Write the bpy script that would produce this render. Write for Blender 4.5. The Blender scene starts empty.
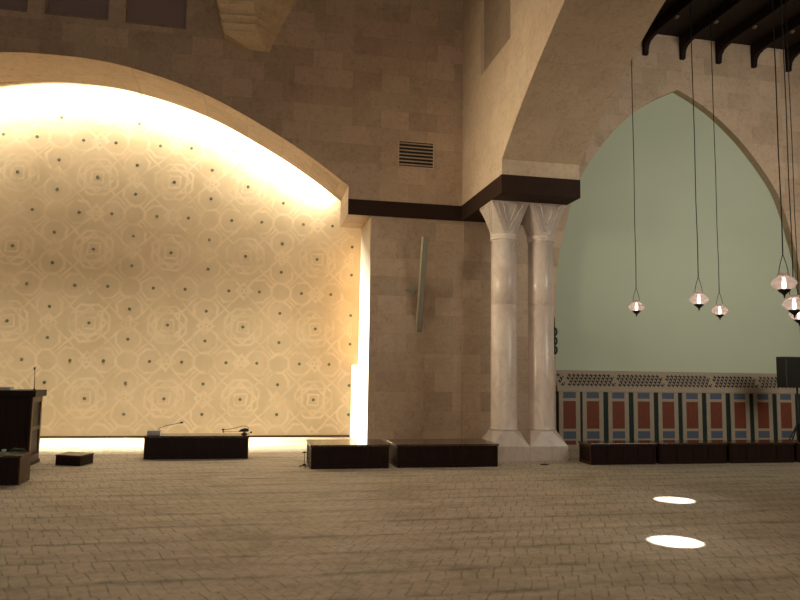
import bpy, bmesh, math, random
from mathutils import Vector, Matrix
random.seed(7)
COL = bpy.context.scene.collection
PI = math.pi

# ------------------------------------------------------------------ helpers
def link(o, parent=None):
    COL.objects.link(o)
    if parent is not None: o.parent = parent
    return o
def tag(o, label=None, cat=None, group=None, kind=None):
    if label: o['label'] = label
    if cat: o['category'] = cat
    if group: o['group'] = group
    if kind: o['kind'] = kind
    return o
def thing(name, label, cat, loc=(0, 0, 0), rz=0, group=None):
    o = bpy.data.objects.new(name, None); o.empty_display_size = .1
    COL.objects.link(o); o.location = loc; o.rotation_euler = (0, 0, rz)
    return tag(o, label, cat, group)
def obj(name, bm, mat, parent=None, smooth=False, bevel=0, loc=None):
    me = bpy.data.meshes.new(name)
    bmesh.ops.recalc_face_normals(bm, faces=bm.faces)
    bm.to_mesh(me); bm.free()
    for m in (mat if isinstance(mat, (list, tuple)) else [mat]): me.materials.append(m)
    if smooth:
        for p in me.polygons: p.use_smooth = True
    o = bpy.data.objects.new(name, me); link(o, parent)
    if loc: o.location = loc
    if bevel:
        b = o.modifiers.new('bevel', 'BEVEL'); b.width = bevel; b.segments = 2; b.limit_method = 'ANGLE'
    return o
def box(bm, x0, x1, y0, y1, z0, z1, mi=0):
    v = [bm.verts.new(p) for p in ((x0,y0,z0),(x1,y0,z0),(x1,y1,z0),(x0,y1,z0),(x0,y0,z1),(x1,y0,z1),(x1,y1,z1),(x0,y1,z1))]
    for f in ((0,3,2,1),(4,5,6,7),(0,1,5,4),(1,2,6,5),(2,3,7,6),(3,0,4,7)):
        bm.faces.new([v[i] for i in f]).material_index = mi
def bx(*a):
    bm = bmesh.new(); box(bm, *a); return bm
def loft(bm, rings, cap=True):
    R = [[bm.verts.new(p) for p in r] for r in rings]
    n = len(R[0])
    for a, b in zip(R, R[1:]):
        for i in range(n):
            bm.faces.new((a[i], a[(i+1) % n], b[(i+1) % n], b[i]))
    if cap:
        bm.faces.new(R[0][::-1]); bm.faces.new(R[-1])
def circ(r, z, n=32, cx=0, cy=0):
    return [(cx + r*math.cos(2*PI*i/n), cy + r*math.sin(2*PI*i/n), z) for i in range(n)]
def lathe(prof, n=32, cap=True, cx=0, cy=0):
    bm = bmesh.new(); loft(bm, [circ(max(r, .0005), z, n, cx, cy) for r, z in prof], cap); return bm
def tube(bm, pts, r, n=8):
    pts = [Vector(p) for p in pts]; rings = []
    for i, p in enumerate(pts):
        t = (pts[min(i+1, len(pts)-1)] - pts[max(i-1, 0)]).normalized()
        a = t.orthogonal().normalized() if i == 0 else (prev - t*prev.dot(t)).normalized()
        prev = a; b = t.cross(a)
        rr = r[i] if isinstance(r, (list, tuple)) else r
        rings.append([p + (a*math.cos(2*PI*k/n) + b*math.sin(2*PI*k/n))*rr for k in range(n)])
    loft(bm, rings)
def tb(pts, r, n=8):
    bm = bmesh.new(); tube(bm, pts, r, n); return bm
def extrude_poly(name, outer, holes, depth, mat, axis, at, parent=None):
    """flat polygon with holes, extruded: axis 'Y' -> (x,z) polygon from Y=at to at+depth; 'X' -> (y,z) polygon from X=at to at+depth"""
    cu = bpy.data.curves.new(name, 'CURVE'); cu.dimensions = '2D'; cu.fill_mode = 'BOTH'; cu.extrude = depth/2
    for poly in [outer] + holes:
        s = cu.splines.new('POLY'); s.points.add(len(poly)-1); s.use_cyclic_u = True
        for p, q in zip(s.points, poly): p.co = (q[0], q[1], 0, 1)
    t = bpy.data.objects.new(name+'_tmp', cu); COL.objects.link(t)
    dg = bpy.context.evaluated_depsgraph_get()
    me = bpy.data.meshes.new_from_object(t.evaluated_get(dg))
    bpy.data.objects.remove(t); bpy.data.curves.remove(cu)
    for v in me.vertices:
        a, b, c = v.co
        v.co = (a, at + depth/2 + c, b) if axis == 'Y' else (at + depth/2 + c, a, b)
    bm = bmesh.new(); bm.from_mesh(me)
    bmesh.ops.remove_doubles(bm, verts=bm.verts, dist=1e-4)
    for f in bm.faces: f.smooth = False
    bpy.data.meshes.remove(me)
    return obj(name, bm, mat, parent)
def dup(root, loc, rz=None, label=None, group=None):
    r = root.copy(); COL.objects.link(r); r.location = loc
    if rz is not None: r.rotation_euler = (0, 0, rz)
    if label: r['label'] = label
    if group: r['group'] = group
    for ch in list(root.children):
        c = ch.copy(); COL.objects.link(c); c.parent = r
        for g in list(ch.children):
            d = g.copy(); COL.objects.link(d); d.parent = c
    return r

# ------------------------------------------------------------------ materials
class NT:
    def __init__(s, name):
        s.m = bpy.data.materials.new(name); s.m.use_nodes = True; s.t = s.m.node_tree
        s.b = s.t.nodes['Principled BSDF']
    def n(s, typ, **kw):
        nd = s.t.nodes.new(typ)
        for k, v in kw.items():
            if k.startswith('i_'): nd.inputs[k[2:].replace('_', ' ')].default_value = v
            else: setattr(nd, k, v)
        return nd
    def l(s, a, b): s.t.links.new(a, b)
    def math(s, op, a, b=None):
        nd = s.n('ShaderNodeMath', operation=op)
        for i, v in enumerate((a, b)):
            if v is None: continue
            if isinstance(v, (int, float)): nd.inputs[i].default_value = v
            else: s.l(v, nd.inputs[i])
        return nd.outputs[0]
    def mix(s, fac, a, b, mode='MIX'):
        nd = s.n('ShaderNodeMix', data_type='RGBA', blend_type=mode)
        for i, v in ((0, fac), (6, a), (7, b)):
            if isinstance(v, (int, float)): nd.inputs[i].default_value = v
            elif isinstance(v, (tuple, list)): nd.inputs[i].default_value = (*v, 1)
            else: s.l(v, nd.inputs[i])
        return nd.outputs[2]
    def ramp(s, fac, stops):
        nd = s.n('ShaderNodeValToRGB'); e = nd.color_ramp.elements
        while len(e) < len(stops): e.new(.5)
        for el, (p, c) in zip(e, stops):
            el.position = p; el.color = (*c, 1) if isinstance(c, (tuple, list)) else (c, c, c, 1)
        s.l(fac, nd.inputs[0]); return nd.outputs[0]
    def noise(s, vec, scale, detail=4, rough=.55, dist=0):
        nd = s.n('ShaderNodeTexNoise'); nd.inputs['Scale'].default_value = scale
        nd.inputs['Detail'].default_value = detail; nd.inputs['Roughness'].default_value = rough
        nd.inputs['Distortion'].default_value = dist
        s.l(vec, nd.inputs['Vector']); return nd.outputs['Fac']
    def bump(s, h, strength, dist=.01):
        nd = s.n('ShaderNodeBump'); nd.inputs['Strength'].default_value = strength; nd.inputs['Distance'].default_value = dist
        s.l(h, nd.inputs['Height']); s.l(nd.outputs[0], s.b.inputs['Normal'])

def simple(name, col, rough=.5, metal=0, var=.12, scale=6, spec=.5):
    n = NT(name); tc = n.n('ShaderNodeTexCoord')
    f = n.noise(tc.outputs['Object'], scale)
    c = n.mix(f, tuple(v*(1-var) for v in col), tuple(min(1, v*(1+var)) for v in col))
    n.l(c, n.b.inputs['Base Color']); n.b.inputs['Roughness'].default_value = rough; n.b.inputs['Metallic'].default_value = metal
    n.b.inputs['Specular IOR Level'].default_value = spec
    return n.m
def emis(name, col, strength):
    n = NT(name); n.b.inputs['Base Color'].default_value = (*col, 1)
    n.b.inputs['Emission Color'].default_value = (*col, 1); n.b.inputs['Emission Strength'].default_value = strength
    return n.m

def stone(name, c1, c2, joint, bw=.62, bh=.40, rough=.55, var=.34):
    """limestone blocks laid in courses; works on walls facing X or Y from world position"""
    n = NT(name); g = n.n('ShaderNodeNewGeometry')
    sp = n.n('ShaderNodeSeparateXYZ'); n.l(g.outputs['Position'], sp.inputs[0])
    sn = n.n('ShaderNodeSeparateXYZ'); n.l(g.outputs['True Normal'], sn.inputs[0])
    ny = n.math('ABSOLUTE', sn.outputs[1]); ny = n.math('GREATER_THAN', ny, .5)
    u = n.math('ADD', n.math('MULTIPLY', sp.outputs[0], ny), n.math('MULTIPLY', sp.outputs[1], n.math('SUBTRACT', 1, ny)))
    cv = n.n('ShaderNodeCombineXYZ'); n.l(u, cv.inputs[0]); n.l(sp.outputs[2], cv.inputs[1])
    br = n.n('ShaderNodeTexBrick'); n.l(cv.outputs[0], br.inputs['Vector'])
    br.offset = .37; br.inputs['Scale'].default_value = 1; br.inputs['Brick Width'].default_value = bw
    br.inputs['Row Height'].default_value = bh; br.inputs['Mortar Size'].default_value = .0035; br.inputs['Mortar Smooth'].default_value = .4
    br.inputs['Color1'].default_value = (0, 0, 0, 1); br.inputs['Color2'].default_value = (1, 1, 1, 1); br.inputs['Mortar'].default_value = (.5, .5, .5, 1)
    big = n.noise(g.outputs['Position'], 1.1, 5, .6, .6)
    fine = n.noise(g.outputs['Position'], 9, 6, .65, 1.2)
    bwv = n.ramp(br.outputs['Color'], [(0, 0.0), (1, 1.0)])
    c = n.mix(n.ramp(big, [(.3, 0.0), (.7, 1.0)]), c1, c2)
    c = n.mix(var, c, n.mix(bwv, tuple(v*.62 for v in c1), tuple(min(1, v*1.2) for v in c2)))
    vein = n.ramp(fine, [(.36, (.80, .72, .64)), (.48, (1, 1, 1)), (.62, (1, 1, 1)), (.75, (1.0, .93, .86))])
    c = n.mix(.6, c, vein, 'MULTIPLY')
    vv = n.noise(g.outputs['Position'], 1.7, 8, .7, 2.5)
    crack = n.ramp(vv, [(.485, (1, 1, 1)), (.5, (.70, .56, .47)), (.515, (1, 1, 1))])
    mot = n.noise(g.outputs['Position'], 3.2, 7, .68, 1.0)
    c = n.mix(.55, c, n.ramp(mot, [(.3, (.80, .74, .68)), (.5, (1, 1, 1)), (.7, (1.0, .97, .93))]), 'MULTIPLY')
    c = n.mix(.42, c, crack, 'MULTIPLY')
    c = n.mix(n.math('MULTIPLY', br.outputs['Fac'], .45), c, joint)
    n.l(c, n.b.inputs['Base Color']); n.b.inputs['Roughness'].default_value = rough
    n.b.inputs['Specular IOR Level'].default_value = .3
    n.bump(n.math('SUBTRACT', n.math('MULTIPLY', fine, .3), br.outputs['Fac']), .25, .004)
    return n.m

M = {}
M['stone'] = stone('limestone_blocks', (.50, .37, .255), (.62, .475, .34), (.30, .21, .14))
M['stone_smooth'] = stone('limestone_dressed', (.60, .47, .33), (.70, .56, .40), (.40, .30, .2), 1.1, .55, .55, .11)
M['stone_dim'] = stone('limestone_dim', (.30, .225, .16), (.37, .285, .205), (.22, .16, .11), .9, .5, .6, .1)
M['corbel'] = stone('carved_limestone', (.62, .47, .28), (.74, .58, .37), (.4, .3, .2), 2, 2, .6, .05)
def marble(name='pink_marble', k=1.0):
    n = NT(name); tc = n.n('ShaderNodeTexCoord'); mp = n.n('ShaderNodeMapping')
    mp.inputs['Scale'].default_value = (1, 1, .55); mp.inputs['Rotation'].default_value = (.5, .3, 0)
    oi = n.n('ShaderNodeObjectInfo'); ad = n.n('ShaderNodeVectorMath', operation='ADD')
    g = n.n('ShaderNodeNewGeometry')
    n.l(g.outputs['Position'], mp.inputs[0])
    a = n.noise(mp.outputs[0], 1.8, 7, .55, 1.2)
    b = n.noise(mp.outputs[0], 2.4, 5, .55, 2.0)
    c = n.ramp(a, [(.3, (.68, .58, .52)), (.5, (.80, .71, .64)), (.72, (.86, .79, .72))])
    v = n.ramp(b, [(.46, (1, 1, 1)), (.5, (.66, .60, .57)), (.54, (1, 1, 1))])
    c = n.mix(.26, c, v, 'MULTIPLY'); c = n.mix(1.0, c, (k, k*.96, k*.90), 'MULTIPLY'); n.l(c, n.b.inputs['Base Color']); n.b.inputs['Roughness'].default_value = .25
    return n.m
M['marble'] = marble('pink_marble', 1.0)
M['marble_cap'] = marble('carved_marble', .80)
def wood(name, a, b, rough=.35, grooves=0):
    n = NT(name); tc = n.n('ShaderNodeTexCoord'); mp = n.n('ShaderNodeMapping')
    mp.inputs['Scale'].default_value = (9, 9, .9); n.l(tc.outputs['Object'], mp.inputs[0])
    f = n.noise(mp.outputs[0], 2.2, 6, .6, .8)
    n.l(n.mix(n.ramp(f, [(.3, 0.0), (.7, 1.0)]), a, b), n.b.inputs['Base Color']); n.b.inputs['Roughness'].default_value = rough
    n.b.inputs['Specular IOR Level'].default_value = .18
    n.bump(f, .12, .003)
    return n.m
M['wood'] = wood('dark_wood', (.010, .0035, .0025), (.022, .008, .005), .5)
M['wood_top'] = wood('polished_dark_wood_top', (.03, .016, .008), (.06, .03, .015), .12)
M['wood_top'].node_tree.nodes['Principled BSDF'].inputs['Specular IOR Level'].default_value = .9
M['wood_side'] = wood('brown_wood', (.05, .02, .010), (.085, .036, .017), .4)
M['bronze'] = simple('dark_bronze_band', (.034, .016, .009), .7, 0, .3, 3, .2)
M['beam'] = wood('black_brown_beam', (.010, .005, .004), (.02, .010, .007), .6)
M['plank'] = wood('dark_ceiling_plank', (.016, .009, .007), (.028, .016, .011), .65)
M['boss'] = simple('brown_boss', (.12, .08, .06), .5)
M['black'] = simple('matt_black', (.008, .008, .008), .55)
M['blackmetal'] = simple('black_metal', (.012, .011, .010), .4, .3)
M['green'] = None
def plaster(name, col, var=.05, bump=.08):
    n = NT(name); g = n.n('ShaderNodeNewGeometry')
    a = n.noise(g.outputs['Position'], .7, 4, .5, .3); b = n.noise(g.outputs['Position'], 25, 3)
    c = n.mix(a, tuple(v*(1-var) for v in col), tuple(v*(1+var) for v in col))
    n.l(c, n.b.inputs['Base Color']); n.b.inputs['Roughness'].default_value = .8; n.b.inputs['Specular IOR Level'].default_value = .2
    
    if bump: n.bump(b, bump, .002)
    return n.m
M['green'] = plaster('sage_green_plaster', (.485, .54, .41), .06)
M['cream'] = plaster('cream_plaster', (.68, .545, .37), .09, 0)
M['strap'] = plaster('pale_strapwork', (.74, .605, .425), .11, 0)
M['white'] = plaster('white_plaster', (.8, .74, .62), .02)
M['screen'] = plaster('dark_purple_panel', (.30, .215, .20), .12)
M['grey'] = simple('grey_paint', (.30, .29, .23), .5, 0, .05)
M['grey_lit'] = simple('lit_edge', (.62, .55, .36), .5, 0, .05)
M['whiteplastic'] = simple('white_plastic', (.62, .6, .55), .4, 0, .05)
M['red_marble'] = simple('red_marble_inlay', (.165, .047, .026), .5, 0, .25, 14, .2)
M['blue_marble'] = simple('blue_marble_inlay', (.085, .105, .15), .5, 0, .2, 18, .2)
M['dgreen_marble'] = simple('dark_green_marble', (.012, .028, .022), .5, 0, .5, 12, .2)
M['cream_marble'] = simple('cream_marble', (.34, .28, .21), .5, 0, .12, 8, .2)
M['stud'] = simple('grey_green_metal', (.13, .13, .085), .6, 0)
M['dark_green_cloth'] = simple('dark_green_felt', (.03, .05, .03), .9)
M['led'] = emis('led_strip', (1, .83, .55), 10)
M['jamb_glow'] = emis('jamb_glow_plain', (1, .90, .66), 5)
def jamb_glow_grad():
    n = NT('jamb_glow_gradient'); g = n.n('ShaderNodeNewGeometry'); sp = n.n('ShaderNodeSeparateXYZ'); n.l(g.outputs['Position'], sp.inputs[0])
    f = n.ramp(n.math('DIVIDE', n.math('ADD', sp.outputs[2], n.math('MULTIPLY', n.math('SUBTRACT', 15.8, sp.outputs[1]), .5)), 5.4), [(.6, 1.0), (.74, .35), (.88, 0.0)])  # emission fades with height to imitate light falling off along the jamb
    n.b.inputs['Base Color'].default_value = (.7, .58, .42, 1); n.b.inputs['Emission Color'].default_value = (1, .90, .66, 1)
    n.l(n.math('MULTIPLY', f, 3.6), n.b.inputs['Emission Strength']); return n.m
M['jamb_glow'] = jamb_glow_grad()
M['return_glow'] = emis('white_return_glow', (1, .88, .66), 1.6)
M['bulb'] = emis('hot_bulb', (1, .86, .76), 9)
def carpet():
    n = NT('patterned_carpet'); g = n.n('ShaderNodeNewGeometry')
    sp = n.n('ShaderNodeSeparateXYZ'); n.l(g.outputs['Position'], sp.inputs[0])
    x, y = sp.outputs[0], sp.outputs[1]
    wob = n.noise(g.outputs['Position'], 2.2, 2, .5)
    wx = n.math('MULTIPLY', n.math('SUBTRACT', wob, .5), .10)
    half = n.math('FLOOR', n.math('DIVIDE', y, .32)); odd = n.math('PINGPONG', half, 1.0)
    xa = n.math('ADD', n.math('SUBTRACT', x, n.math('MULTIPLY', y, .43)), wx)
    xb = n.math('ADD', n.math('ADD', x, n.math('MULTIPLY', y, .36)), wx)
    xs = n.math('ADD', x, wx)
    def fam(v):
        q = n.math('PINGPONG', n.math('ADD', v, n.math('MULTIPLY', odd, .045)), .0675)
        return n.ramp(q, [(0, 1.0), (.005, .85), (.011, 0.0)])
    wgt = n.ramp(n.math('ADD', n.math('MULTIPLY', x, .16), n.math('ADD', .32, n.math('MULTIPLY', n.math('SUBTRACT', wob, .5), 1.0))), [(.2, 0.0), (.65, 1.0)])
    vl = n.math('MAXIMUM', n.math('MULTIPLY', fam(xa), wgt), n.math('MULTIPLY', fam(xb), n.math('SUBTRACT', 1, wgt)))
    jag = n.math('MULTIPLY', n.math('SUBTRACT', n.math('PINGPONG', xs, .135), .0675), .35)
    py = n.math('PINGPONG', n.math('ADD', y, jag), .16)
    hl = n.ramp(py, [(0, .7), (.006, .6), (.014, 0.0)])
    brk = n.noise(g.outputs['Position'], 6.0, 2, .5)
    brm = n.ramp(brk, [(.38, .12), (.56, 1.0)])
    brk2 = n.noise(g.outputs['Position'], 9.0, 2, .5)
    lines = n.math('MAXIMUM', n.math('MULTIPLY', vl, brm), n.math('MULTIPLY', hl, n.ramp(brk2, [(.48, 0.0), (.6, .9)])))
    wig = n.math('MULTIPLY', n.math('SUBTRACT', n.noise(g.outputs['Position'], 7.5, 3, .6), .5), .16)
    row = n.math('PINGPONG', n.math('ADD', n.math('ADD', y, wig), n.math('ADD', jag, n.math('MULTIPLY', n.math('SUBTRACT', wob, .5), .10))), .32)
    heavy = n.ramp(row, [(0, 1.0), (.014, .75), (.032, 0.0)])
    row2 = n.math('PINGPONG', n.math('ADD', n.math('ADD', y, wig), n.math('ADD', jag, n.math('MULTIPLY', n.math('SUBTRACT', wob, .5), -.12))), .16)
    dash = n.math('MULTIPLY', n.ramp(row2, [(0, 1.0), (.014, .7), (.026, 0.0)]), n.ramp(brk2, [(.52, 0.0), (.60, 1.0)]))
    heavy = n.math('MAXIMUM', n.math('MULTIPLY', heavy, n.ramp(brk, [(.38, .15), (.52, 1.0)])), dash)
    cell = n.n('ShaderNodeTexWhiteNoise', noise_dimensions='2D'); cc = n.n('ShaderNodeCombineXYZ')
    n.l(n.math('FLOOR', n.math('DIVIDE', n.math('ADD', xs, n.math('MULTIPLY', odd, .0725)), .145)), cc.inputs[0]); n.l(n.math('FLOOR', n.math('DIVIDE', y, .16)), cc.inputs[1])
    n.l(cc.outputs[0], cell.inputs['Vector'])
    wig = n.math('MULTIPLY', n.math('SUBTRACT', n.noise(g.outputs['Position'], 7.5, 3, .6), .5), .16)
    row = n.math('PINGPONG', n.math('ADD', n.math('ADD', y, wig), n.math('MULTIPLY', n.math('SUBTRACT', wob, .5), .10)), .32)
    heavy = n.ramp(row, [(0, 1.0), (.035, .5), (.075, 0.0)])
    patch = n.noise(g.outputs['Position'], 1.6, 4, .6, .5)
    patchm = n.ramp(patch, [(.42, .15), (.62, 1.0)])
    pile = n.noise(g.outputs['Position'], 60, 3, .7)
    sc = n.n('ShaderNodeCombineXYZ'); n.l(n.math('MULTIPLY', x, .5), sc.inputs[0]); n.l(n.math('MULTIPLY', y, 2.4), sc.inputs[1])
    smear = n.noise(sc.outputs[0], 1.6, 4, .6, .4)
    base = n.mix(n.ramp(smear, [(.35, 0.0), (.65, 1.0)]), (.44, .36, .27), (.60, .51, .40))
    base = n.mix(.14, base, n.mix(cell.outputs['Value'], (.22, .20, .14), (.52, .45, .33)))
    base = n.mix(.35, base, n.ramp(pile, [(.3, (.62, .62, .62)), (.7, (1, 1, 1))]), 'MULTIPLY')
    line = n.math('MULTIPLY', lines, .68)
    fleck = n.noise(g.outputs['Position'], 13, 4, .65)
    base = n.mix(.8, base, n.ramp(fleck, [(.32, (.76, .74, .70)), (.5, (.96, .96, .96)), (.68, (1.1, 1.08, 1.05))]), 'MULTIPLY')
    dirt = n.noise(g.outputs['Position'], .8, 6, .7, .8)
    base = n.mix(.9, base, n.ramp(dirt, [(.34, (.78, .76, .70)), (.48, (1, 1, 1)), (.7, (1.0, .98, .95))]), 'MULTIPLY')
    c = n.mix(line, base, (.11, .10, .07))
    c = n.mix(n.math('MULTIPLY', n.math('MULTIPLY', heavy, patchm), .62), c, (.085, .085, .055))
    n.l(c, n.b.inputs['Base Color']); n.b.inputs['Roughness'].default_value = .62; n.b.inputs['Specular IOR Level'].default_value = .35
    n.bump(n.math('SUBTRACT', n.math('MULTIPLY', pile, .5), lines), .3, .006)
    return n.m
M['carpet'] = carpet()
def glass():
    n = NT('clear_frosted_glass'); t = n.t
    tr = n.n('ShaderNodeBsdfTransparent'); tr.inputs[0].default_value = (.93, .90, .87, 1)
    gl = n.n('ShaderNodeBsdfGlossy'); gl.inputs['Roughness'].default_value = .12
    tl = n.n('ShaderNodeBsdfTranslucent'); tl.inputs[0].default_value = (.80, .66, .60, 1)
    lw = n.n('ShaderNodeLayerWeight'); lw.inputs[0].default_value = .35
    m1 = n.n('ShaderNodeMixShader'); m1.inputs[0].default_value = .62
    n.l(tr.outputs[0], m1.inputs[1]); n.l(tl.outputs[0], m1.inputs[2])
    m2 = n.n('ShaderNodeMixShader'); n.l(n.math('MULTIPLY', lw.outputs['Facing'], .3), m2.inputs[0])
    n.l(m1.outputs[0], m2.inputs[1]); n.l(gl.outputs[0], m2.inputs[2])
    out = [q for q in t.nodes if q.type == 'OUTPUT_MATERIAL'][0]; n.l(m2.outputs[0], out.inputs[0])
    return n.m
M['glass'] = glass()

# ------------------------------------------------------------------ arch profiles
# right half of the broad arch: distance from crown axis, height above springing (5.48)
HALF = [(0, 2.235), (.55, 2.225), (1.1, 2.17), (1.74, 2.04), (2.4, 1.86), (3.1, 1.60), (3.95, 1.18), (4.6, .82), (5.2, .44), (5.82, 0)]
def smoothp(pts, k=4):
    out = []
    P = [pts[0]] + list(pts) + [pts[-1]]
    P[0] = (2*pts[0][0]-pts[1][0], pts[1][1])
    P[-1] = (2*pts[-1][0]-pts[-2][0], 2*pts[-1][1]-pts[-2][1])
    for i in range(1, len(P)-2):
        for j in range(k):
            t = j/k; r = []
            for d in (0, 1):
                a, b, c, e = P[i-1][d], P[i][d], P[i+1][d], P[i+2][d]
                r.append(.5*((2*b)+(-a+c)*t+(2*a-5*b+4*c-e)*t*t+(-a+3*b-3*c+e)*t**3))
            out.append(tuple(r))
    out.append(pts[-1]); return out
HS = smoothp(HALF)
YW = 14.43           # face of the long wall
YB = 15.80           # back of the arch rib
YN = 17.45           # niche wall

# ------------------------------------------------------------------ setting
def struct(o): o['kind'] = 'structure'; return o
struct(obj('floor', bx(-14, 15.2, -6, 18, -.12, 0), M['carpet']))

CX = -4.0
right = [(CX + d, 5.48 + h) for d, h in HS]            # crown -> right springing
left = [(CX - d, 5.48 + h) for d, h in HS][::-1][:-1]  # left springing -> crown
XR, XL = 2.315, 2*CX - 2.315
opening = [(XL, 0), (XL, 4.87), (XL+.5, 4.87)] + left + right + [(XR-.5, 4.87), (XR, 4.87), (XR, 0)]
# pointed arch of the side bay
BC = 9.58
pl = [(3.13, 3.1), (3.10, 3.7), (3.01, 4.35), (2.83, 5.05), (2.72, 5.45), (2.46, 6.10), (2.05, 6.72), (1.58, 7.28), (1.0, 7.79), (.45, 8.13), (0, 8.345)]
pls = []
for i in range(len(pl)-1):
    for j in range(3):
        t = j/3; P = [pl[max(i-1, 0)], pl[i], pl[i+1], pl[min(i+2, len(pl)-1)]]
        pls.append(tuple(.5*((2*P[1][d])+(-P[0][d]+P[2][d])*t+(2*P[0][d]-5*P[1][d]+4*P[2][d]-P[3][d])*t*t+(-P[0][d]+3*P[1][d]-3*P[2][d]+P[3][d])*t**3) for d in (0, 1)))
bayL = [(BC - a, z) for a, z in pls]; bayR = [(BC + a + .10*min(1, max(0, (7.6-z)/1.6)), z) for a, z in pls][::-1]
bay = [(BC-3.13, 0)] + bayL + [(BC, 8.345)] + bayR + [(BC+3.23, 0)]
outer = [(-12.5, 0)] + opening + bay + [(15.0, 0), (15.0, 13), (-12.5, 13)]
wins = []
for k in range(-3, 3):
    x0 = -4.29 + 1.5*k
    if k > 1: continue
    wins.append((x0, x0+1.18))
holes = [[(a, 8.53), (b, 8.53), (b, 11.6), ((a+b)/2, 12.2), (a, 11.6)] for a, b in wins]
struct(extrude_poly('wall_back', outer, holes, YB-YW, M['stone'], 'Y', YW))
for i, (a, b) in enumerate(wins):
    w = obj('window_%d' % (i+1), bx(a, b, YW+.10, YW+.16, 8.53, 12.2), M['screen']); struct(w)
    bm = bmesh.new(); box(bm, a, a+.03, YW+.07, YW+.10, 8.53, 11.6); box(bm, b-.03, b, YW+.07, YW+.10, 8.53, 11.6); box(bm, a+.03, b-.03, YW+.07, YW+.10, 8.53, 8.61)
    obj('window_frame', bm, M['stone_dim'], w)
# niche behind the broad arch
struct(obj('wall_niche_top', bx(-11.4, 3.1, YB, YN+.2, 8.95, 9.1), M['white']))
struct(obj('wall_niche_right', bx(2.9, 3.1, YB, YN+.2, 0, 8.95), M['white']))
struct(obj('wall_niche_left', bx(-11.4, -11.2, YB, YN+.2, 0, 8.95), M['white']))
PX, PZ, GX, GZ = 1.745, 1.735, -1.165, 1.765
def strapwork():
    """cream plaster with a paler interlaced strap pattern, laid out on the wall's own lattice"""
    n = NT('cream_strapwork_plaster'); g = n.n('ShaderNodeNewGeometry'); sp = n.n('ShaderNodeSeparateXYZ')
    wv = n.n('ShaderNodeTexNoise'); wv.inputs['Scale'].default_value = 2.3; n.l(g.outputs['Position'], wv.inputs['Vector'])
    ws = n.n('ShaderNodeVectorMath', operation='MULTIPLY_ADD'); n.l(wv.outputs['Color'], ws.inputs[0]); ws.inputs[1].default_value = (.14, 0, .14)
    n.l(g.outputs['Position'], ws.inputs[2]); n.l(ws.outputs[0], sp.inputs[0])
    sp0 = n.n('ShaderNodeSeparateXYZ'); n.l(g.outputs['Position'], sp0.inputs[0])
    hx, hz = PX/2, PZ/2; m = n.math
    U = m('PINGPONG', m('SUBTRACT', sp.outputs[0], GX+.07), hx); V = m('PINGPONG', m('SUBTRACT', sp.outputs[2], GZ+.07), hz)
    def rel(a, b): return m('ABSOLUTE', m('SUBTRACT', U, a)), m('ABSOLUTE', m('SUBTRACT', V, b))
    def sq(d): return m('MAXIMUM', d[0], d[1])
    def di(d): return m('MULTIPLY', m('ADD', d[0], d[1]), .7071)
    def oc(d): return m('MAXIMUM', sq(d), di(d))
    def ci(d): return m('SQRT', m('ADD', m('MULTIPLY', d[0], d[0]), m('MULTIPLY', d[1], d[1])))
    def ln(v, r0, w=.028):
        q = m('ABSOLUTE', m('SUBTRACT', v, r0)); return n.ramp(q, [(0, 1.0), (w*.7, .9), (w*1.5, 0.0)])
    def both(a, b): return m('MULTIPLY', a, b)
    C, A, B, K, T, S = rel(0, 0), rel(.51, 0), rel(0, .51), rel(hx, hz), rel(0, hz), rel(hx, 0)
    outK = m('GREATER_THAN', ci(K), .44); inK = m('LESS_THAN', ci(K), .42)
    parts = [ln(oc(C), .23), ln(oc(A), .27), ln(oc(B), .27), ln(oc(K), .43), both(ln(sq(K), .27), inK), both(ln(di(K), .27), inK), ln(sq(K), .13, .02),
             both(both(ln(m('ABSOLUTE', m('SUBTRACT', U, V)), 0, .03), outK), m('GREATER_THAN', oc(C), .23)), ln(di(T), .13), ln(di(S), .13), ln(di(K), .60, .02)]
    f = parts[0]
    for q in parts[1:]: f = m('MAXIMUM', f, q)
    f = m('MULTIPLY', f, m('LESS_THAN', sp0.outputs[0], 2.36))
    f = m('MULTIPLY', f, m('GREATER_THAN', sp0.outputs[2], .08))
    a1 = n.noise(g.outputs['Position'], 2.5, 5, .6, .6); a2 = n.noise(g.outputs['Position'], 1.3, 4, .6)
    f = m('MULTIPLY', f, n.ramp(a1, [(.35, .15), (.6, 1.0)]))
    base = n.mix(n.ramp(a2, [(.35, 0.0), (.65, 1.0)]), (.565, .445, .29), (.65, .515, .345))
    c = n.mix(f, base, (.715, .58, .405))
    n.l(c, n.b.inputs['Base Color']); n.b.inputs['Roughness'].default_value = .85; n.b.inputs['Specular IOR Level'].default_value = .1
    return n.m
# niche wall with strapwork pattern laid into one mesh
bm = bmesh.new(); box(bm, -11.2, 2.9, YN, YN+.2, 0, 8.95)
studs = []
for i in range(-4, 3):
    for j in range(-1, 5):
        cx, cz = GX + PX*i, GZ + PZ*j
        for k in range(4):
            a = k*PI/2; studs.append((cx+.51*math.cos(a), cz+.51*math.sin(a)))
        kx, kz = cx+PX/2, cz+PZ/2
        studs.append((kx, kz))
struct(obj('wall_niche_back', bm, strapwork()))
struct(obj('baseboard_niche', bx(-11.2, 2.36, YN-.03, YN, 0, .045), M['wood_side']))
struct(obj('trim_1', bx(2.38, 2.9, 16.75, YN, 0, 1.76), M['return_glow']))       # low white return beside the patterned wall, emission standing in for light on it
# stub pilaster under the arcade wall
struct(obj('trim_2', bx(4.325, 6.25, YW-.035, YW, 0, 4.87), M['stone']))
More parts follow.
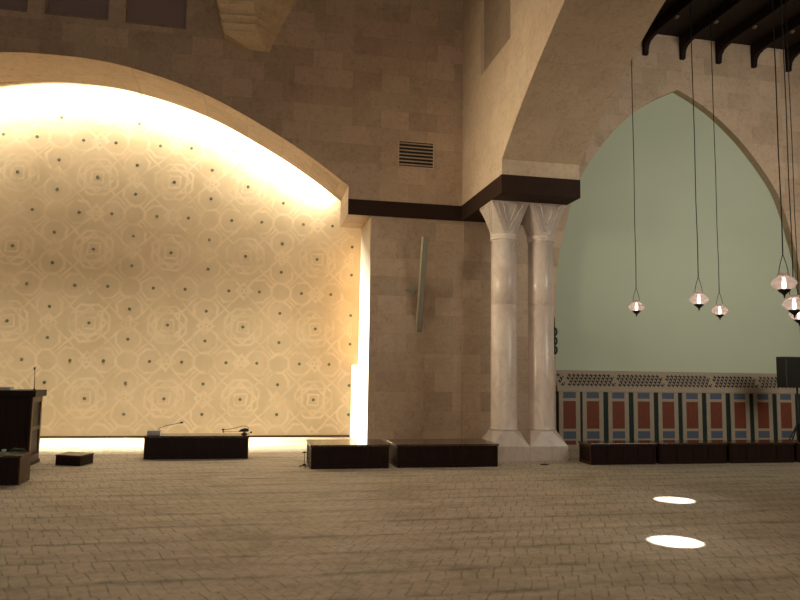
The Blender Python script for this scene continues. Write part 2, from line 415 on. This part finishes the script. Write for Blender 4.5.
# arcade wall (runs towards the viewer)
AX0, AX1 = 4.30, 5.82
AC = 11.9 - 5.82
ar = [(AC + d, 5.50 + h) for d, h in HS][::-1]; al = [(AC - d, 5.50 + h) for d, h in HS][1:]
yo = [(YW, 5.2), (11.9, 5.2)] + ar + al + [(AC-5.82, 5.2), (-3.0, 5.2), (-3.0, 13), (YW, 13)]
ny0, ny1 = 11.46, 13.15
nh = [(ny0, 7.6), (ny1, 7.6), (ny1, 10.4), (ny1-.3, 11.0), ((ny0+ny1)/2, 11.5), (ny0+.3, 11.0), (ny0, 10.4)]
struct(extrude_poly('wall_arcade', yo, [nh], AX1-AX0, M['stone_smooth'], 'X', AX0))
struct(obj('trim_3', bx(AX0+.07, AX0+.2, ny0, ny1, 7.6, 11.5), M['stone_dim']))  # blind niche panel, darker stone imitating shade in the recess
struct(obj('wall_pier_near', bx(AX0, AX1, -3.0, AC-5.82, 0, 5.2), M['stone_smooth']))
# dark bands
b = obj('trim_4', bx(1.82, AX0-.01, YW-.012, YW+.25, 4.872, 5.205), M['bronze']); struct(b)
bm = bmesh.new(); box(bm, AX0-.012, AX1+.012, 11.888, YW+.02, 4.868, 5.212)
struct(obj('trim_5', bm, M['bronze'], bevel=.004))
# bay walls and ceiling
struct(obj('wall_bay_back', bx(6.2, 13.2, YW+.19, YW+.32, 0, 8.6), M['green']))
struct(obj('wall_right', bx(15.0, 15.2, -3, 15.8, 0, 13), M['stone']))
bm = bmesh.new(); box(bm, AX1, 15.0, -3, YW, 9.66, 9.8)
struct(obj('ceiling', bm, M['plank']))
struct(obj('wall_left', bx(-12.7, -12.5, -3, 15.8, 0, 13), M['stone']))

# ------------------------------------------------------------------ ceiling beams with brackets
for i in range(7):
    x = 7.78 + .965*i
    t = thing('ceiling_beam', ['dark wooden ceiling beam ending in a bracket, %s from the arcade wall' % s for s in
        ('nearest', 'second', 'third', 'fourth', 'fifth', 'sixth', 'seventh')][i], 'beam', (x, YW, 9.40), 0, 'dark beams under the bay ceiling')
    obj('timber', bx(-.055, .055, -11, 0, 0, .26), M['beam'], t, bevel=.01)
    bm = bmesh.new()
    prof = [(0, -.31), (-.09, -.31), (-.10, -.22), (-.125, -.12), (-.20, -.045), (-.34, 0), (0, 0)]
    a = [bm.verts.new((-.05, y, z)) for y, z in prof]; c = [bm.verts.new((.05, y, z)) for y, z in prof]
    bm.faces.new(a[::-1]); bm.faces.new(c)
    for k in range(len(prof)): bm.faces.new((a[k], a[(k+1) % 7], c[(k+1) % 7], c[k]))
    obj('bracket', bm, M['beam'], t)
    for yy in (-1.3, -3.1):
        bm = lathe([(.0, -.05), (.035, -.045), (.055, -.02), (.055, 0)], 12)
        obj('boss', bm, M['boss'], t, True, loc=(0, yy, 0))
# cross boards above
for i in range(1):
    pass

# ------------------------------------------------------------------ stone corbel on the long wall
t = thing('stone_corbel', 'carved stone corbel with stepped mouldings high on the dark wall above the lit arch', 'corbel', (0, YW, 8.2))
def quad(z, xl, xc, d, xr): return [(xl, .01, z), (xl-.0, -d*.86, z), (xc, -d, z), (xr, .01, z)]
bm = bmesh.new(); loft(bm, [quad(.02, -.30, .055, .03, .12), quad(.10, -.52, -.01, .16, .13), quad(.20, -.80, -.12, .33, .15)])
obj('tail', bm, M['corbel'], t)
z = .20; xl, xc, d, xr = -.82, -.13, .345, .16
for dz, g in ((.04, .03), (.13, .085), (.025, -.02), (.12, .075), (.03, -.015), (.17, .10), (.04, .02), (.22, .12), (.05, .03), (.3, .12)):
    bm = bmesh.new(); rings = []
    for q in range(6):
        k = q/5; e = g*(1-math.cos(k*PI/2))
        rings.append(quad(z+dz*k, xl-e*.6, xc-e*.5, d+e, xr+e*.9))
    loft(bm, rings); obj('moulding', bm, M['corbel'], t)
    z += dz; xl -= g*.6; xc -= g*.5; d += g; xr += g*.9

# ------------------------------------------------------------------ air vent
t = thing('air_vent', 'slatted air vent grille with black slots high on the stone wall', 'vent', (3.265, YW, 6.27))
bm = bmesh.new(); w, h = .375, .27
box(bm, -w-.02, w+.02, -.015, 0, h, h+.025); box(bm, -w-.02, w+.02, -.015, 0, -h-.025, -h); box(bm, -w-.02, -w, -.015, 0, -h, h); box(bm, w, w+.02, -.015, 0, -h, h)
obj('frame', bm, M['stone_smooth'], t)
obj('backing', bx(-w, w, -.004, 0, -h, h), M['black'], t)
for k in range(7):
    zz = -h + (k+.5)*2*h/7 + .0
    obj('slat', bx(-w, w, -.014, -.004, zz-.013, zz+.013), M['stone'], t)

# ------------------------------------------------------------------ tilted column loudspeaker
t = thing('column_loudspeaker', 'tall slim grey column loudspeaker leaning out from the stone wall', 'loudspeaker', (3.37, YW, 3.42))
ang = math.atan2(.50, 1.93); L = 2.0
def tilt(o): o.rotation_euler = (ang, 0, 0); o.location = (0, -.23, 0); return o
tilt(obj('housing', bx(-.045, .06, -.045, .045, -L/2, L/2), M['grey'], t, bevel=.006))
tilt(obj('lit_side', bx(-.060, -.045, -.045, .045, -L/2, L/2), M['grey_lit'], t))  # paler colour imitates light from the left on this side
bm = bmesh.new(); box(bm, -.30, -.08, -.02, 0, -.12, -.09); box(bm, -.16, -.13, -.16, 0, -.2, .02); box(bm, -.16, .0, -.18, -.15, -.12, -.08)
obj('wall_bracket', bm, M['grey'], t)
obj('tilt_arm', tb([(0, 0, -.86), (0, -.03, -.86), (0, -.06, -.9)], .015), M['grey'], t)

# ------------------------------------------------------------------ twin marble columns
def sq8(h, c, z):
    """square of half-size h with corners cut back by c (8 points, counter-clockwise)"""
    return [(h, -h+c, z), (h, h-c, z), (h-c, h, z), (-h+c, h, z), (-h, h-c, z), (-h, -h+c, z), (-h+c, -h, z), (h-c, -h, z)]
def make_column():
    t = thing('marble_column', '', 'column')
    hb = .376
    bm = bmesh.new()
    o = .262; c = o*(2-math.sqrt(2))
    loft(bm, [sq8(hb, .002, 0), sq8(hb, .002, .27), sq8(o, c, .535), sq8(o, c, .55)])
    obj('base', bm, M['marble_cap'], t, bevel=.006)
    prof = [(.260, .55), (.266, .57), (.258, .59), (.251, .61), (.249, 1.2), (.247, 2.90), (.243, 2.905), (.243, 2.914), (.247, 2.919), (.243, 4.16)]
    obj('shaft', lathe(prof, 48), M['marble'], t, True)
    obj('neck_ring', lathe([(.243, 4.16), (.262, 4.175), (.268, 4.195), (.260, 4.215), (.246, 4.225), (.262, 4.24), (.268, 4.26), (.260, 4.28), (.243, 4.29)], 48), M['marble'], t, True)
    bm = bmesh.new(); rings = []
    for i in range(9):
        s = i/8; h = .245 + (hb-.245)*(s**1.35)
        c0 = .245*(2-math.sqrt(2)); cc = c0*(1-s)**.8 + .004
        rings.append(sq8(h, cc, 4.285 + .55*s))
    rings.append(sq8(hb, .004, 4.87))
    loft(bm, rings)
    obj('capital', bm, M['marble_cap'], t, bevel=.004)
    # incised leaf mouldings on each face
    for k in range(4):
        bm = bmesh.new()
        def P(u, s, off=.004):
            h = .245 + (hb-.245)*(s**1.35); return (u, -(h+off), 4.285+.55*s)
        for u0, u1, s1 in ((.0, .25, 1), (.0, -.25, 1), (.0, .12, .98), (.0, -.12, .98)):
            sb = .1 if abs(u1) > .2 else .35
            tube(bm, [P(u0 + (u1-u0)*q/6 + (.02 if u1 > 0 else -.02), sb + (s1-sb)*q/6) for q in range(7)], .012, 6)
        tube(bm, [P(-.27, 1), P(.27, 1)], .010, 6)
        c = obj('leaf_moulding', bm, M['marble_cap'], t, True); c.rotation_euler = (0, 0, k*PI/2)
    return t
ca = make_column(); ca['label'] = 'pinkish marble column beside the stone wall, left one of the pair'
ca['group'] = 'paired marble columns'; ca.location = (4.675, 12.83, 0)
dup(ca, (5.43, 12.83, 0), None, 'pinkish marble column nearer the green wall, right one of the pair', 'paired marble columns')

# ------------------------------------------------------------------ low wooden platforms
def make_bench(w, d, h, label, loc):
    t = thing('low_bench', label, 'bench', loc, 0, 'low dark wooden benches')
    bm = bmesh.new(); box(bm, .015, w-.015, .015, d-.015, 0, h-.035)
    obj('body', bm, M['wood'], t, bevel=.004)
    obj('top', bx(-.012, w+.012, -.012, d, h-.035, h), M['wood_top'], t, bevel=.005)
    bm = bmesh.new(); box(bm, .015, w-.015, .003, .015, .0, .05); box(bm, .015, w-.015, .003, .015, h-.075, h-.035)
    for k in range(5):
        x = .015 + (w-.07)*k/4; box(bm, x, x+.04, .003, .015, .05, h-.075)
    obj('front_frame', bm, M['wood'], t)
    for sx in (.003, w-.015):
        bm = bmesh.new(); box(bm, sx, sx+.012, .02, d-.02, 0, .05); box(bm, sx, sx+.012, .02, d-.02, h-.075, h-.035)
        box(bm, sx, sx+.012, .02, .06, .05, h-.075); box(bm, sx, sx+.012, d-.06, d-.02, .05, h-.075)
        obj('side_frame', bm, M['wood_side'], t)
    return t
make_bench(1.81, .52, .41, 'low dark bench standing alone before the patterned wall, microphones on top', (-1.855, 13.29, 0))
make_bench(1.31, .95, .39, 'shorter low dark bench in front of the glowing strip at the niche edge', (.965, 11.78, 0))
make_bench(1.79, .95, .39, 'long low dark bench touching the left marble column base', (2.41, 11.80, 0))
xs = (5.965, 7.33, 8.785, 10.24, 11.75)
for x, l in zip(xs, ('low dark bench beside the right marble column base', 'low dark bench second from the columns, before the coloured panels',
                     'low dark bench third from the columns, under the black loudspeaker', 'low dark bench at the right edge of the view', 'low dark bench last in the row along the coloured panels')):
    if x > 11.5: continue
    make_bench(1.29 if x < 6 else 1.38, .50, .38, l, (x, 11.86, 0))

# ------------------------------------------------------------------ lectern
t = thing('lectern', 'tall dark wooden lectern cabinet at the left edge with microphone on top', 'lectern', (-4.2, 12.5, 0))
W = .68
obj('body', bx(-W, W, .03, .58, .06, 1.11), M['wood'], t, bevel=.006)
obj('top', bx(-W-.07, W+.07, -.02, .62, 1.11, 1.215), M['wood'], t, bevel=.01)
obj('plinth', bx(-W-.02, W+.03, .0, .62, 0, .06), M['wood'], t, bevel=.006)
bm = bmesh.new()
for y0, y1, z0, z1 in ((.03, .10, .06, 1.11), (.51, .58, .06, 1.11), (.10, .51, .06, .16), (.10, .51, 1.02, 1.11), (.10, .51, .56, .62)): box(bm, W, W+.018, y0, y1, z0, z1)
obj('side_panel_frame', bm, M['wood_side'], t)
bm = bmesh.new()
for x0 in (-.62, -.02):
    box(bm, x0, x0+.05, .012, .03, .12, 1.06); box(bm, x0+.59, x0+.64, .012, .03, .12, 1.06); box(bm, x0+.05, x0+.59, .012, .03, .12, .18); box(bm, x0+.05, x0+.59, .012, .03, 1.0, 1.06)
obj('front_panel_frame', bm, M['wood'], t)
t = thing('gooseneck_microphone', 'thin upright black microphone standing on the tall lectern', 'microphone', (-3.515, 12.62, 1.215))
obj('base', lathe([(.03, 0), (.03, .012), (.012, .02), (.01, .04)], 16), M['blackmetal'], t, True)
obj('neck', tb([(0, 0, .02), (.0, 0, .15), (-.006, 0, .27), (-.012, 0, .34)], .0055), M['blackmetal'], t, True)
obj('head', lathe([(.006, -.03), (.014, -.02), (.015, .01), (.008, .02)], 12), M['black'], t, True, loc=(-.014, 0, .36))
bm = bmesh.new()
for k in range(4): box(bm, -.13+.004*k, .13-.003*k, -.09, .09+.003*k, .012*k, .011+.012*k)
tag(obj('paper_stack', bm, M['whiteplastic'], None, loc=(-3.99, 12.66, 1.215)), 'small pale stack of papers on the tall lectern', 'papers')

# low desk in front of the lectern
t = thing('low_desk', 'low brown wooden desk in front of the lectern with a dark green top', 'desk', (-3.60, 10.57, 0))
obj('body', bx(-.52, .52, .02, .50, 0, .365), M['wood'], t, bevel=.005)
obj('side_board', bx(.52, .535, .02, .50, 0, .365), M['wood_side'], t)
obj('top', bx(-.54, .55, -.005, .52, .365, .395), M['wood_side'], t, bevel=.006)
obj('green_mat', bx(-.50, .44, .03, .47, .395, .400), M['dark_green_cloth'], t)
t = thing('cup', 'tiny white cup on the low desk by the lectern', 'cup', (-3.36, 10.86, .40))
obj('cup_body', lathe([(.012, 0), (.022, .004), (.028, .03), (.030, .05), (.027, .05), (.022, .012), (.0, .010)], 20), M['whiteplastic'], t, True)
bm = bmesh.new()
tube(bm, [(-.10, 0, .02), (-.05, .02, .035), (0, 0, .03), (.06, -.015, .035), (.11, 0, .02)], [.018, .026, .024, .026, .015], 10)
tag(obj('rolled_cloth', bm, M['dark_green_cloth'], None, True, loc=(-3.20, 10.92, .402)), 'dark rolled cloth lying on the low desk by the lectern', 'cloth')

# step box
t = thing('wooden_step', 'small low wooden step box alone on the carpet', 'step')
A = [(-3.14, 12.69), (-2.715, 12.485), (-2.60, 12.90), (-3.02, 13.10)]
def prism(pts, z0, z1, grow=0):
    bm = bmesh.new(); cx = sum(p[0] for p in pts)/len(pts); cy = sum(p[1] for p in pts)/len(pts)
    g = [(cx+(p[0]-cx)*(1+grow), cy+(p[1]-cy)*(1+grow)) for p in pts]
    loft(bm, [[(*p, z0) for p in g], [(*p, z1) for p in g]]); return bm
obj('body', prism(A, 0, .145), M['wood'], t, bevel=.004)
obj('tread', prism(A, .145, .168, .03), M['wood_top'], t, bevel=.004)

# ------------------------------------------------------------------ things on the lone bench
t = thing('microphone_console', 'small white microphone base box at the left end of the lone bench', 'microphone', (-1.72, 13.5, .41))
obj('console_box', bx(-.115, .115, -.06, .06, 0, .085), M['whiteplastic'], t, bevel=.01)
obj('gooseneck', tb([(.07, 0, .085), (.09, 0, .12), (.20, 0, .165), (.35, 0, .195), (.45, 0, .215)], .0055), M['blackmetal'], t, True)
obj('microphone_head', tb([(.44, 0, .213), (.455, 0, .217), (.485, 0, .224), (.50, 0, .227)], [.008, .016, .016, .008]), M['black'], t, True)
t = thing('desk_microphone', 'black desk microphone with a bowed neck at the right end of the lone bench', 'microphone', (-.13, 13.6, .41))
obj('base', lathe([(.06, 0), (.06, .01), (.02, .03), (.012, .06)], 20), M['black'], t, True)
bm = bmesh.new(); tube(bm, [(-.10, 0, .055), (-.06, 0, .07), (.0, 0, .08), (.05, 0, .075), (.08, 0, .06)], [.008, .022, .034, .03, .012], 10)
obj('clamp', bm, M['black'], t, True)
obj('gooseneck', tb([(.07, 0, .07), (.07, 0, .12), (.03, 0, .15), (-.04, 0, .15), (-.16, 0, .115), (-.30, 0, .09), (-.37, 0, .085)], .0055), M['blackmetal'], t, True)
obj('lower_arm', tb([(.0, 0, .05), (-.2, 0, .045), (-.37, 0, .045)], .004), M['blackmetal'], t, True)
obj('microphone_head', tb([(-.36, 0, .086), (-.375, 0, .086), (-.40, 0, .083), (-.41, 0, .083)], [.008, .018, .018, .009]), M['black'], t, True)
obj('counterweight', tb([(-.365, 0, .045), (-.375, 0, .045), (-.395, 0, .044)], [.01, .017, .01]), M['black'], t, True)
obj('knob', tb([(.10, 0, .03), (.13, 0, .035), (.14, 0, .03)], [.012, .02, .012]), M['black'], t, True)

# small stand by the second bench
t = thing('small_tripod_stand', 'small black tripod stand on the carpet at the left side of the bench', 'stand', (.88, 12.02, 0))
obj('pole', tb([(0, 0, .03), (0, 0, .16), (0, 0, .27)], .007), M['grey'], t, True)
obj('clip', tb([(-.035, 0, .24), (0, 0, .25), (.03, 0, .24)], [.008, .014, .008]), M['black'], t, True)
obj('hub', lathe([(.015, .02), (.028, .03), (.028, .05), (.012, .06)], 14), M['black'], t, True)
for k in range(3):
    a = k*2*PI/3 + 2.8
    obj('leg', tb([(0, 0, .045), (.05*math.cos(a), .05*math.sin(a), .03), (.085*math.cos(a), .085*math.sin(a), .009)], .008), M['black'], t, True)

# cable cover on the floor
bm = bmesh.new(); loft(bm, [circ(.085, 0, 20), circ(.08, .012, 20), circ(.06, .016, 20)])
for v in bm.verts: v.co.y *= .5
tag(obj('floor_socket', bm, M['black'], None, loc=(5.12, 11.97, 0)), 'flat black floor socket cover on carpet before the column bases', 'socket')

# ------------------------------------------------------------------ hanging ornament beside the green wall
t = thing('iron_wall_hook', 'black wrought iron ornament on the wall edge behind the right column', 'ornament', (6.40, YW-.035, 2.03))
obj('spine', tb([(0, -.03, 0), (0, -.03, .4), (0, -.03, .82)], [.012, .014, .005]), M['blackmetal'], t, True)
for k in range(3):
    z0 = .10 + .20*k
    bm = bmesh.new(); tube(bm, [(.05*math.sin(s*2*PI/12), -.03, z0+.08*math.cos(s*2*PI/12)*-1) for s in range(12)] + [(0, -.03, z0-.08)], .023, 6)
    obj('scroll', bm, M['blackmetal'], t, True)
obj('back_plate', bx(-.02, .02, -.02, 0, .05, .6), M['blackmetal'], t)

# ------------------------------------------------------------------ inlaid marble dado
t = thing('marble_radiator_cover', 'long marble wainscot cabinet with red and blue inlaid panels and pierced sloping top', 'cabinet', (6.47, 14.35, 0))
LW = 6.33
bm = bmesh.new(); prof = [(0.02, 0), (0.02, 1.235), (.345, 1.235), (.345, 0)]
box(bm, 0, LW, .02, .265, 0, 1.235); obj('body', bm, M['dgreen_marble'], t)
bm = bmesh.new()
pr = [(-.015, 1.235), (-.015, 1.265), (.0, 1.27), (.235, 1.685), (.265, 1.70), (.265, 1.235)]
loft(bm, [[(0, y, z) for y, z in pr], [(LW, y, z) for y, z in pr]])
obj('sloping_top', bm, M['cream_marble'], t)
obj('skirting', bx(0, LW, .0, .02, 0, .10), M['cream_marble'], t)
starts = [6.52, 7.071, 7.682, 8.295, 8.90, 9.50, 10.109, 10.725, 11.332, 11.941]
for s in starts:
    x0 = s*.9945-6.47; x1 = x0+.49; a, b2 = x0+.095, x1-.10
    bm = bmesh.new()
    for q in ((x0, a, .10, 1.235), (b2, x1, .10, 1.235), (a, b2, 1.225, 1.235), (a, b2, 1.035, 1.095), (a, b2, .385, .44), (a, b2, .19, .225)): box(bm, q[0], q[1], .0, .02, q[2], q[3])
    f = obj('panel_frame', bm, M['cream_marble'], t)
    for nm, z0, z1, mt in (('blue_inlay', 1.095, 1.225, 'blue_marble'), ('red_inlay', .44, 1.035, 'red_marble'), ('blue_inlay', .225, .385, 'blue_marble'), ('red_inlay', .10, .19, 'red_marble')):
        obj(nm, bx(a, b2, .006, .02, z0, z1), M[mt], f)
sl = Vector((0, .235, .415)).normalized(); nr = Vector((0, -sl.z, sl.y))
for k in range(-1, 5):
    sx = 6.76 + 1.2*k - 6.47
    bm = bmesh.new()
    for r in range(4):
        for c in range(11 if r % 2 == 0 else 10):
            u = sx + .104*c + (.052 if r % 2 else 0) + .0; v = .135 + r*.078
            if u < .06 or u > LW-.06: continue
            base = Vector((u, 0, 1.27)) + sl*v + nr*.003
            for da in (0, 1):
                pts = []
                # four-lobed pierced cross
                for j in range(8):
                    a = j*PI/4 + PI/4*0; rad = .054 if j % 2 == 0 else .024
                    pts.append(base + Vector((rad*math.cos(a), 0, 0)) + sl*(rad*.95*math.sin(a)))
                break
            vs = [bm.verts.new(p) for p in pts]; cv = bm.verts.new(base)
            for j in range(8): bm.faces.new((cv, vs[j], vs[(j+1) % 8]))
            if c % 2 == r % 2 or True:
                q = .022
                p2 = base + Vector((.052, 0, 0)) + sl*.039
                if r < 3: 
                    vs = [bm.verts.new(p2 + Vector((q*math.cos(j*PI/2+PI/4), 0, 0)) + sl*(q*math.sin(j*PI/2+PI/4))) for j in range(4)]; bm.faces.new(vs)
    if len(bm.faces): obj('pierced_grille', bm, M['black'], t)
    else: bm.free()

# ------------------------------------------------------------------ loudspeaker on its stand
t = thing('speaker_stand', 'black tripod stand behind the benches at the right', 'stand', (11.31, 13.05, 0))
obj('pole', tb([(0, 0, .15), (0, 0, .8), (0, 0, 1.40)], .02), M['black'], t, True)
obj('collar', lathe([(.03, .62), (.035, .64), (.035, .70), (.028, .72)], 16), M['black'], t, True)
for k in range(3):
    a = k*2*PI/3 + 3.35
    obj('leg', tb([(.02*math.cos(a), .02*math.sin(a), .66), (.25*math.cos(a), .25*math.sin(a), .38), (.52*math.cos(a), .52*math.sin(a), .014)], .014), M['black'], t, True)
t = thing('loudspeaker', 'square black loudspeaker raised on a tripod stand at the right edge', 'loudspeaker', (11.31, 13.05, 1.40), -.05)
obj('cabinet', bx(-.34, .34, -.12, .18, 0, .65), M['black'], t, bevel=.015)
obj('front_grille', bx(-.31, .31, -.128, -.12, .03, .62), M['blackmetal'], t, bevel=.003)

# ------------------------------------------------------------------ hanging glass lanterns
def make_lamp(cordlen):
    t = thing('hanging_lantern', '', 'lamp')
    g = obj('glass_shade', lathe([(.062, -.085), (.075, -.07), (.115, -.045), (.150, -.012), (.158, .012), (.150, .035), (.120, .062), (.082, .083), (.066, .092)], 32, cap=False), M['glass'], t, True)
    obj('collar', lathe([(.064, .09), (.072, .095), (.074, .115), (.080, .122), (.078, .128), (.066, .128), (.062, .115), (.062, .09)], 32, cap=False), M['glass'], t, True)
    obj('bulb', lathe([(.010, -.065), (.020, -.055), (.027, -.03), (.026, .02), (.018, .05), (.014, .085)], 16), M['bulb'], t, True)
    obj('finial', lathe([(.078, -.066), (.080, -.078), (.070, -.092), (.045, -.110), (.025, -.128), (.012, -.14), (.012, -.152), (.006, -.175)], 24), M['blackmetal'], t, True)
    for s in (-1, 1):
        obj('hanger', tb([(s*.072, 0, .122), (s*.066, 0, .18), (s*.042, 0, .26), (s*.016, 0, .33), (0, 0, .37)], .0055, 6), M['blackmetal'], t, True)
    obj('cord', tb([(0, 0, .36), (.006, 0, .9), (-.004, 0, 1.6), (.005, 0, 2.6), (-.004, 0, 4.0), (0, 0, cordlen)], .0085, 6), M['blackmetal'], t, True)
    return t
labs = ['hanging glass lantern farthest left, nearest the stone columns', 'hanging glass lantern second from left, slightly higher than its neighbour', 'smaller looking hanging glass lantern just right of a higher one, third from left',
        'largest looking hanging glass lantern, highest of the three clustered at the right', 'hanging glass lantern just below the highest one at the right edge', 'lowest hanging glass lantern, cut by the right edge of the view']
LP = [(7.01, 12.03, 2.93), (6.93, 10.01, 2.87), (8.65, 11.86, 2.90), (6.35, 7.47, 2.80), (7.02, 8.09, 2.62), (8.51, 9.71, 2.65)]
l0 = make_lamp(6.72)
for i, (p, lb) in enumerate(zip(LP, labs)):
    o = l0 if i == 0 else dup(l0, p)
    p = (p[0], p[1], p[2]-.05); o.location = p; o['label'] = lb; o.scale = (.93, .93, 1); o['group'] = 'glass lanterns hanging in the side bay'
    for ch in o.children:
        if ch.name.startswith('cord'): ch.scale.z = (9.66 - p[2] - 0.0)/6.72

# ------------------------------------------------------------------ studs on the patterned wall
def arch_h(x):
    d = abs(x-CX)
    for (a, ha), (b, hb) in zip(HS, HS[1:]):
        if a <= d <= b: return 5.48 + ha + (hb-ha)*(d-a)/(b-a)
    return 4.9
s0 = None
for sx, sz in studs:
    if sx > 2.34 or sx < -6.4 or sz < .3: continue
    if sz > arch_h(sx)*1.06 + .12: continue
    if sx < -4.2 and sz < 1.1: continue
    if s0 is None:
        bm = lathe([(.038, 0), (.038, .004), (.030, .008), (.014, .010), (0.001, .010)], 14)
        for v in bm.verts: v.co = (v.co.x, -v.co.z, v.co.y)
        s0 = obj('wall_stud', bm, M['stud'], None, True); o = s0
    else:
        o = s0.copy(); COL.objects.link(o)
    o.location = (sx, YN, sz)
    tag(o, 'small round grey green stud on the cream strapwork wall inside the lit arch', 'stud', 'studs on the patterned wall')

# ------------------------------------------------------------------ lights
def area(name, loc, target, sx, sy, power, col, spread=PI):
    l = bpy.data.lights.new(name, 'AREA'); l.shape = 'RECTANGLE'; l.size = sx; l.size_y = sy; l.energy = power; l.color = col; l.spread = spread
    o = bpy.data.objects.new(name, l); COL.objects.link(o); o.location = loc
    d = Vector(target) - Vector(loc); o.rotation_euler = d.to_track_quat('-Z', 'Y').to_euler(); return o
WARM = (1, .93, .72)
pts = [(CX + d, 5.48 + h) for d, h in HS]
allp = left + right
STEP = 4; COVE = 46; FLOORL = 500
for i in range(2, len(allp)-3, STEP):
    p = allp[i]; q = allp[min(i+STEP, len(allp)-1)]
    tx = Vector((q[0]-p[0], 0, q[1]-p[1])); L = tx.length; tx.normalize(); nn = Vector((-tx.z, 0, tx.x))   # outward from the opening
    if nn.z < 0: nn = -nn
    c = Vector(((p[0]+q[0])/2, YN-.30, (p[1]+q[1])/2)) + nn*.50
    dirv = (Vector((0, .30, 0)) - nn*.62).normalized()
    o = area('cove_light', c, c + dirv, L, .10, COVE*L, WARM)
    zz = -dirv; tx = (tx - zz*tx.dot(zz)).normalized(); yy = zz.cross(tx)
    o.rotation_euler = Matrix((tx, yy, zz)).transposed().to_euler()
for s, xj in ((1, 2.62), (-1, 2*CX-2.62)):
    area('jamb_light', (xj, YN-.5, 2.4), (xj - s*.9, YN, 2.4), .12, 4.6, 28, (1, .68, .34))
area('niche_floor_light', (-4.2, YN-.95, 8.3), (-4.2, YN-1.25, 0), 11, .1, FLOORL, WARM, .5)
# glowing sheet over the right jamb, standing in for light on its face
t = thing('jamb_glow_sheet', 'added glowing white sheet imitating bright light on the inner face of the arch opening', 'light')
obj('glow_sheet', bx(XR-.012, XR, YW+.01, YB-.01, .0, 4.86), M['jamb_glow'], t)

# general hall light
area('hall_light', (-1, -3.5, 3.0), (2, 12, 1.0), 12, 3, 200, (1, .86, .76))
area('hall_left_fill', (-9.5, 9.8, 5.0), (4.3, 11.4, 4.9), 2, 3, 52, (1, .84, .60), .62)  # added fill, standing in for light reflected out of the niche
area('hall_top_fill', (3, 8.3, 11.5), (4.2, 8.6, 0), 8, 6, 115, (1, .82, .60), 1.35)  # added overhead fill to brighten the floor
area('bay_fill', (11.5, 4.0, 6.0), (10.4, 14.5, 4.6), 4, 4, 158, (1, .93, .80), 1.7)  # added unseen fill to brighten the bay wall
def spot(name, loc, target, power, ang, blend, col=(1, .97, .95), r=.02):
    l = bpy.data.lights.new(name, 'SPOT'); l.energy = power; l.spot_size = ang; l.spot_blend = blend; l.color = col; l.shadow_soft_size = r
    o = bpy.data.objects.new(name, l); COL.objects.link(o); o.location = loc
    o.rotation_euler = (Vector(target)-Vector(loc)).to_track_quat('-Z', 'Y').to_euler()
for (x, y, w) in ((5.42, 8.46, .262), (4.08, 6.37, .268)):
    loc = (x+2.2, y, 9.0); D = math.dist(loc, (x, y, 0))
    spot('sun_shaft', loc, (x, y, 0), 18000, 2*math.atan(w/D), .25)
    spot('sun_shaft_halo', loc, (x, y, 0), 260, 2*math.atan(1.1/D), 1.0)

w = bpy.data.worlds.new('world'); bpy.context.scene.world = w; w.use_nodes = True
bg = w.node_tree.nodes['Background']; bg.inputs[0].default_value = (1, .85, .68, 1); bg.inputs[1].default_value = .07

# ------------------------------------------------------------------ camera
cam = bpy.data.cameras.new('camera'); co = bpy.data.objects.new('camera', cam); COL.objects.link(co)
cam.sensor_fit = 'HORIZONTAL'; cam.sensor_width = 36; cam.lens = 704.5/800*36; cam.clip_end = 200
p, y, r = .10214, -.20225, .0150
fw = Vector((-math.sin(y)*math.cos(p), math.cos(y)*math.cos(p), math.sin(p))); rt = Vector((math.cos(y), math.sin(y), 0))
up = rt.cross(fw); R2 = rt*math.cos(r) + up*math.sin(r); U2 = up*math.cos(r) - rt*math.sin(r)
co.matrix_world = Matrix.Translation((0, 0, 1.6)) @ Matrix((R2, U2, -fw)).transposed().to_4x4()
bpy.context.scene.camera = co
sc = bpy.context.scene
sc.view_settings.view_transform = 'Standard'; sc.view_settings.look = 'None'; sc.view_settings.exposure = 0
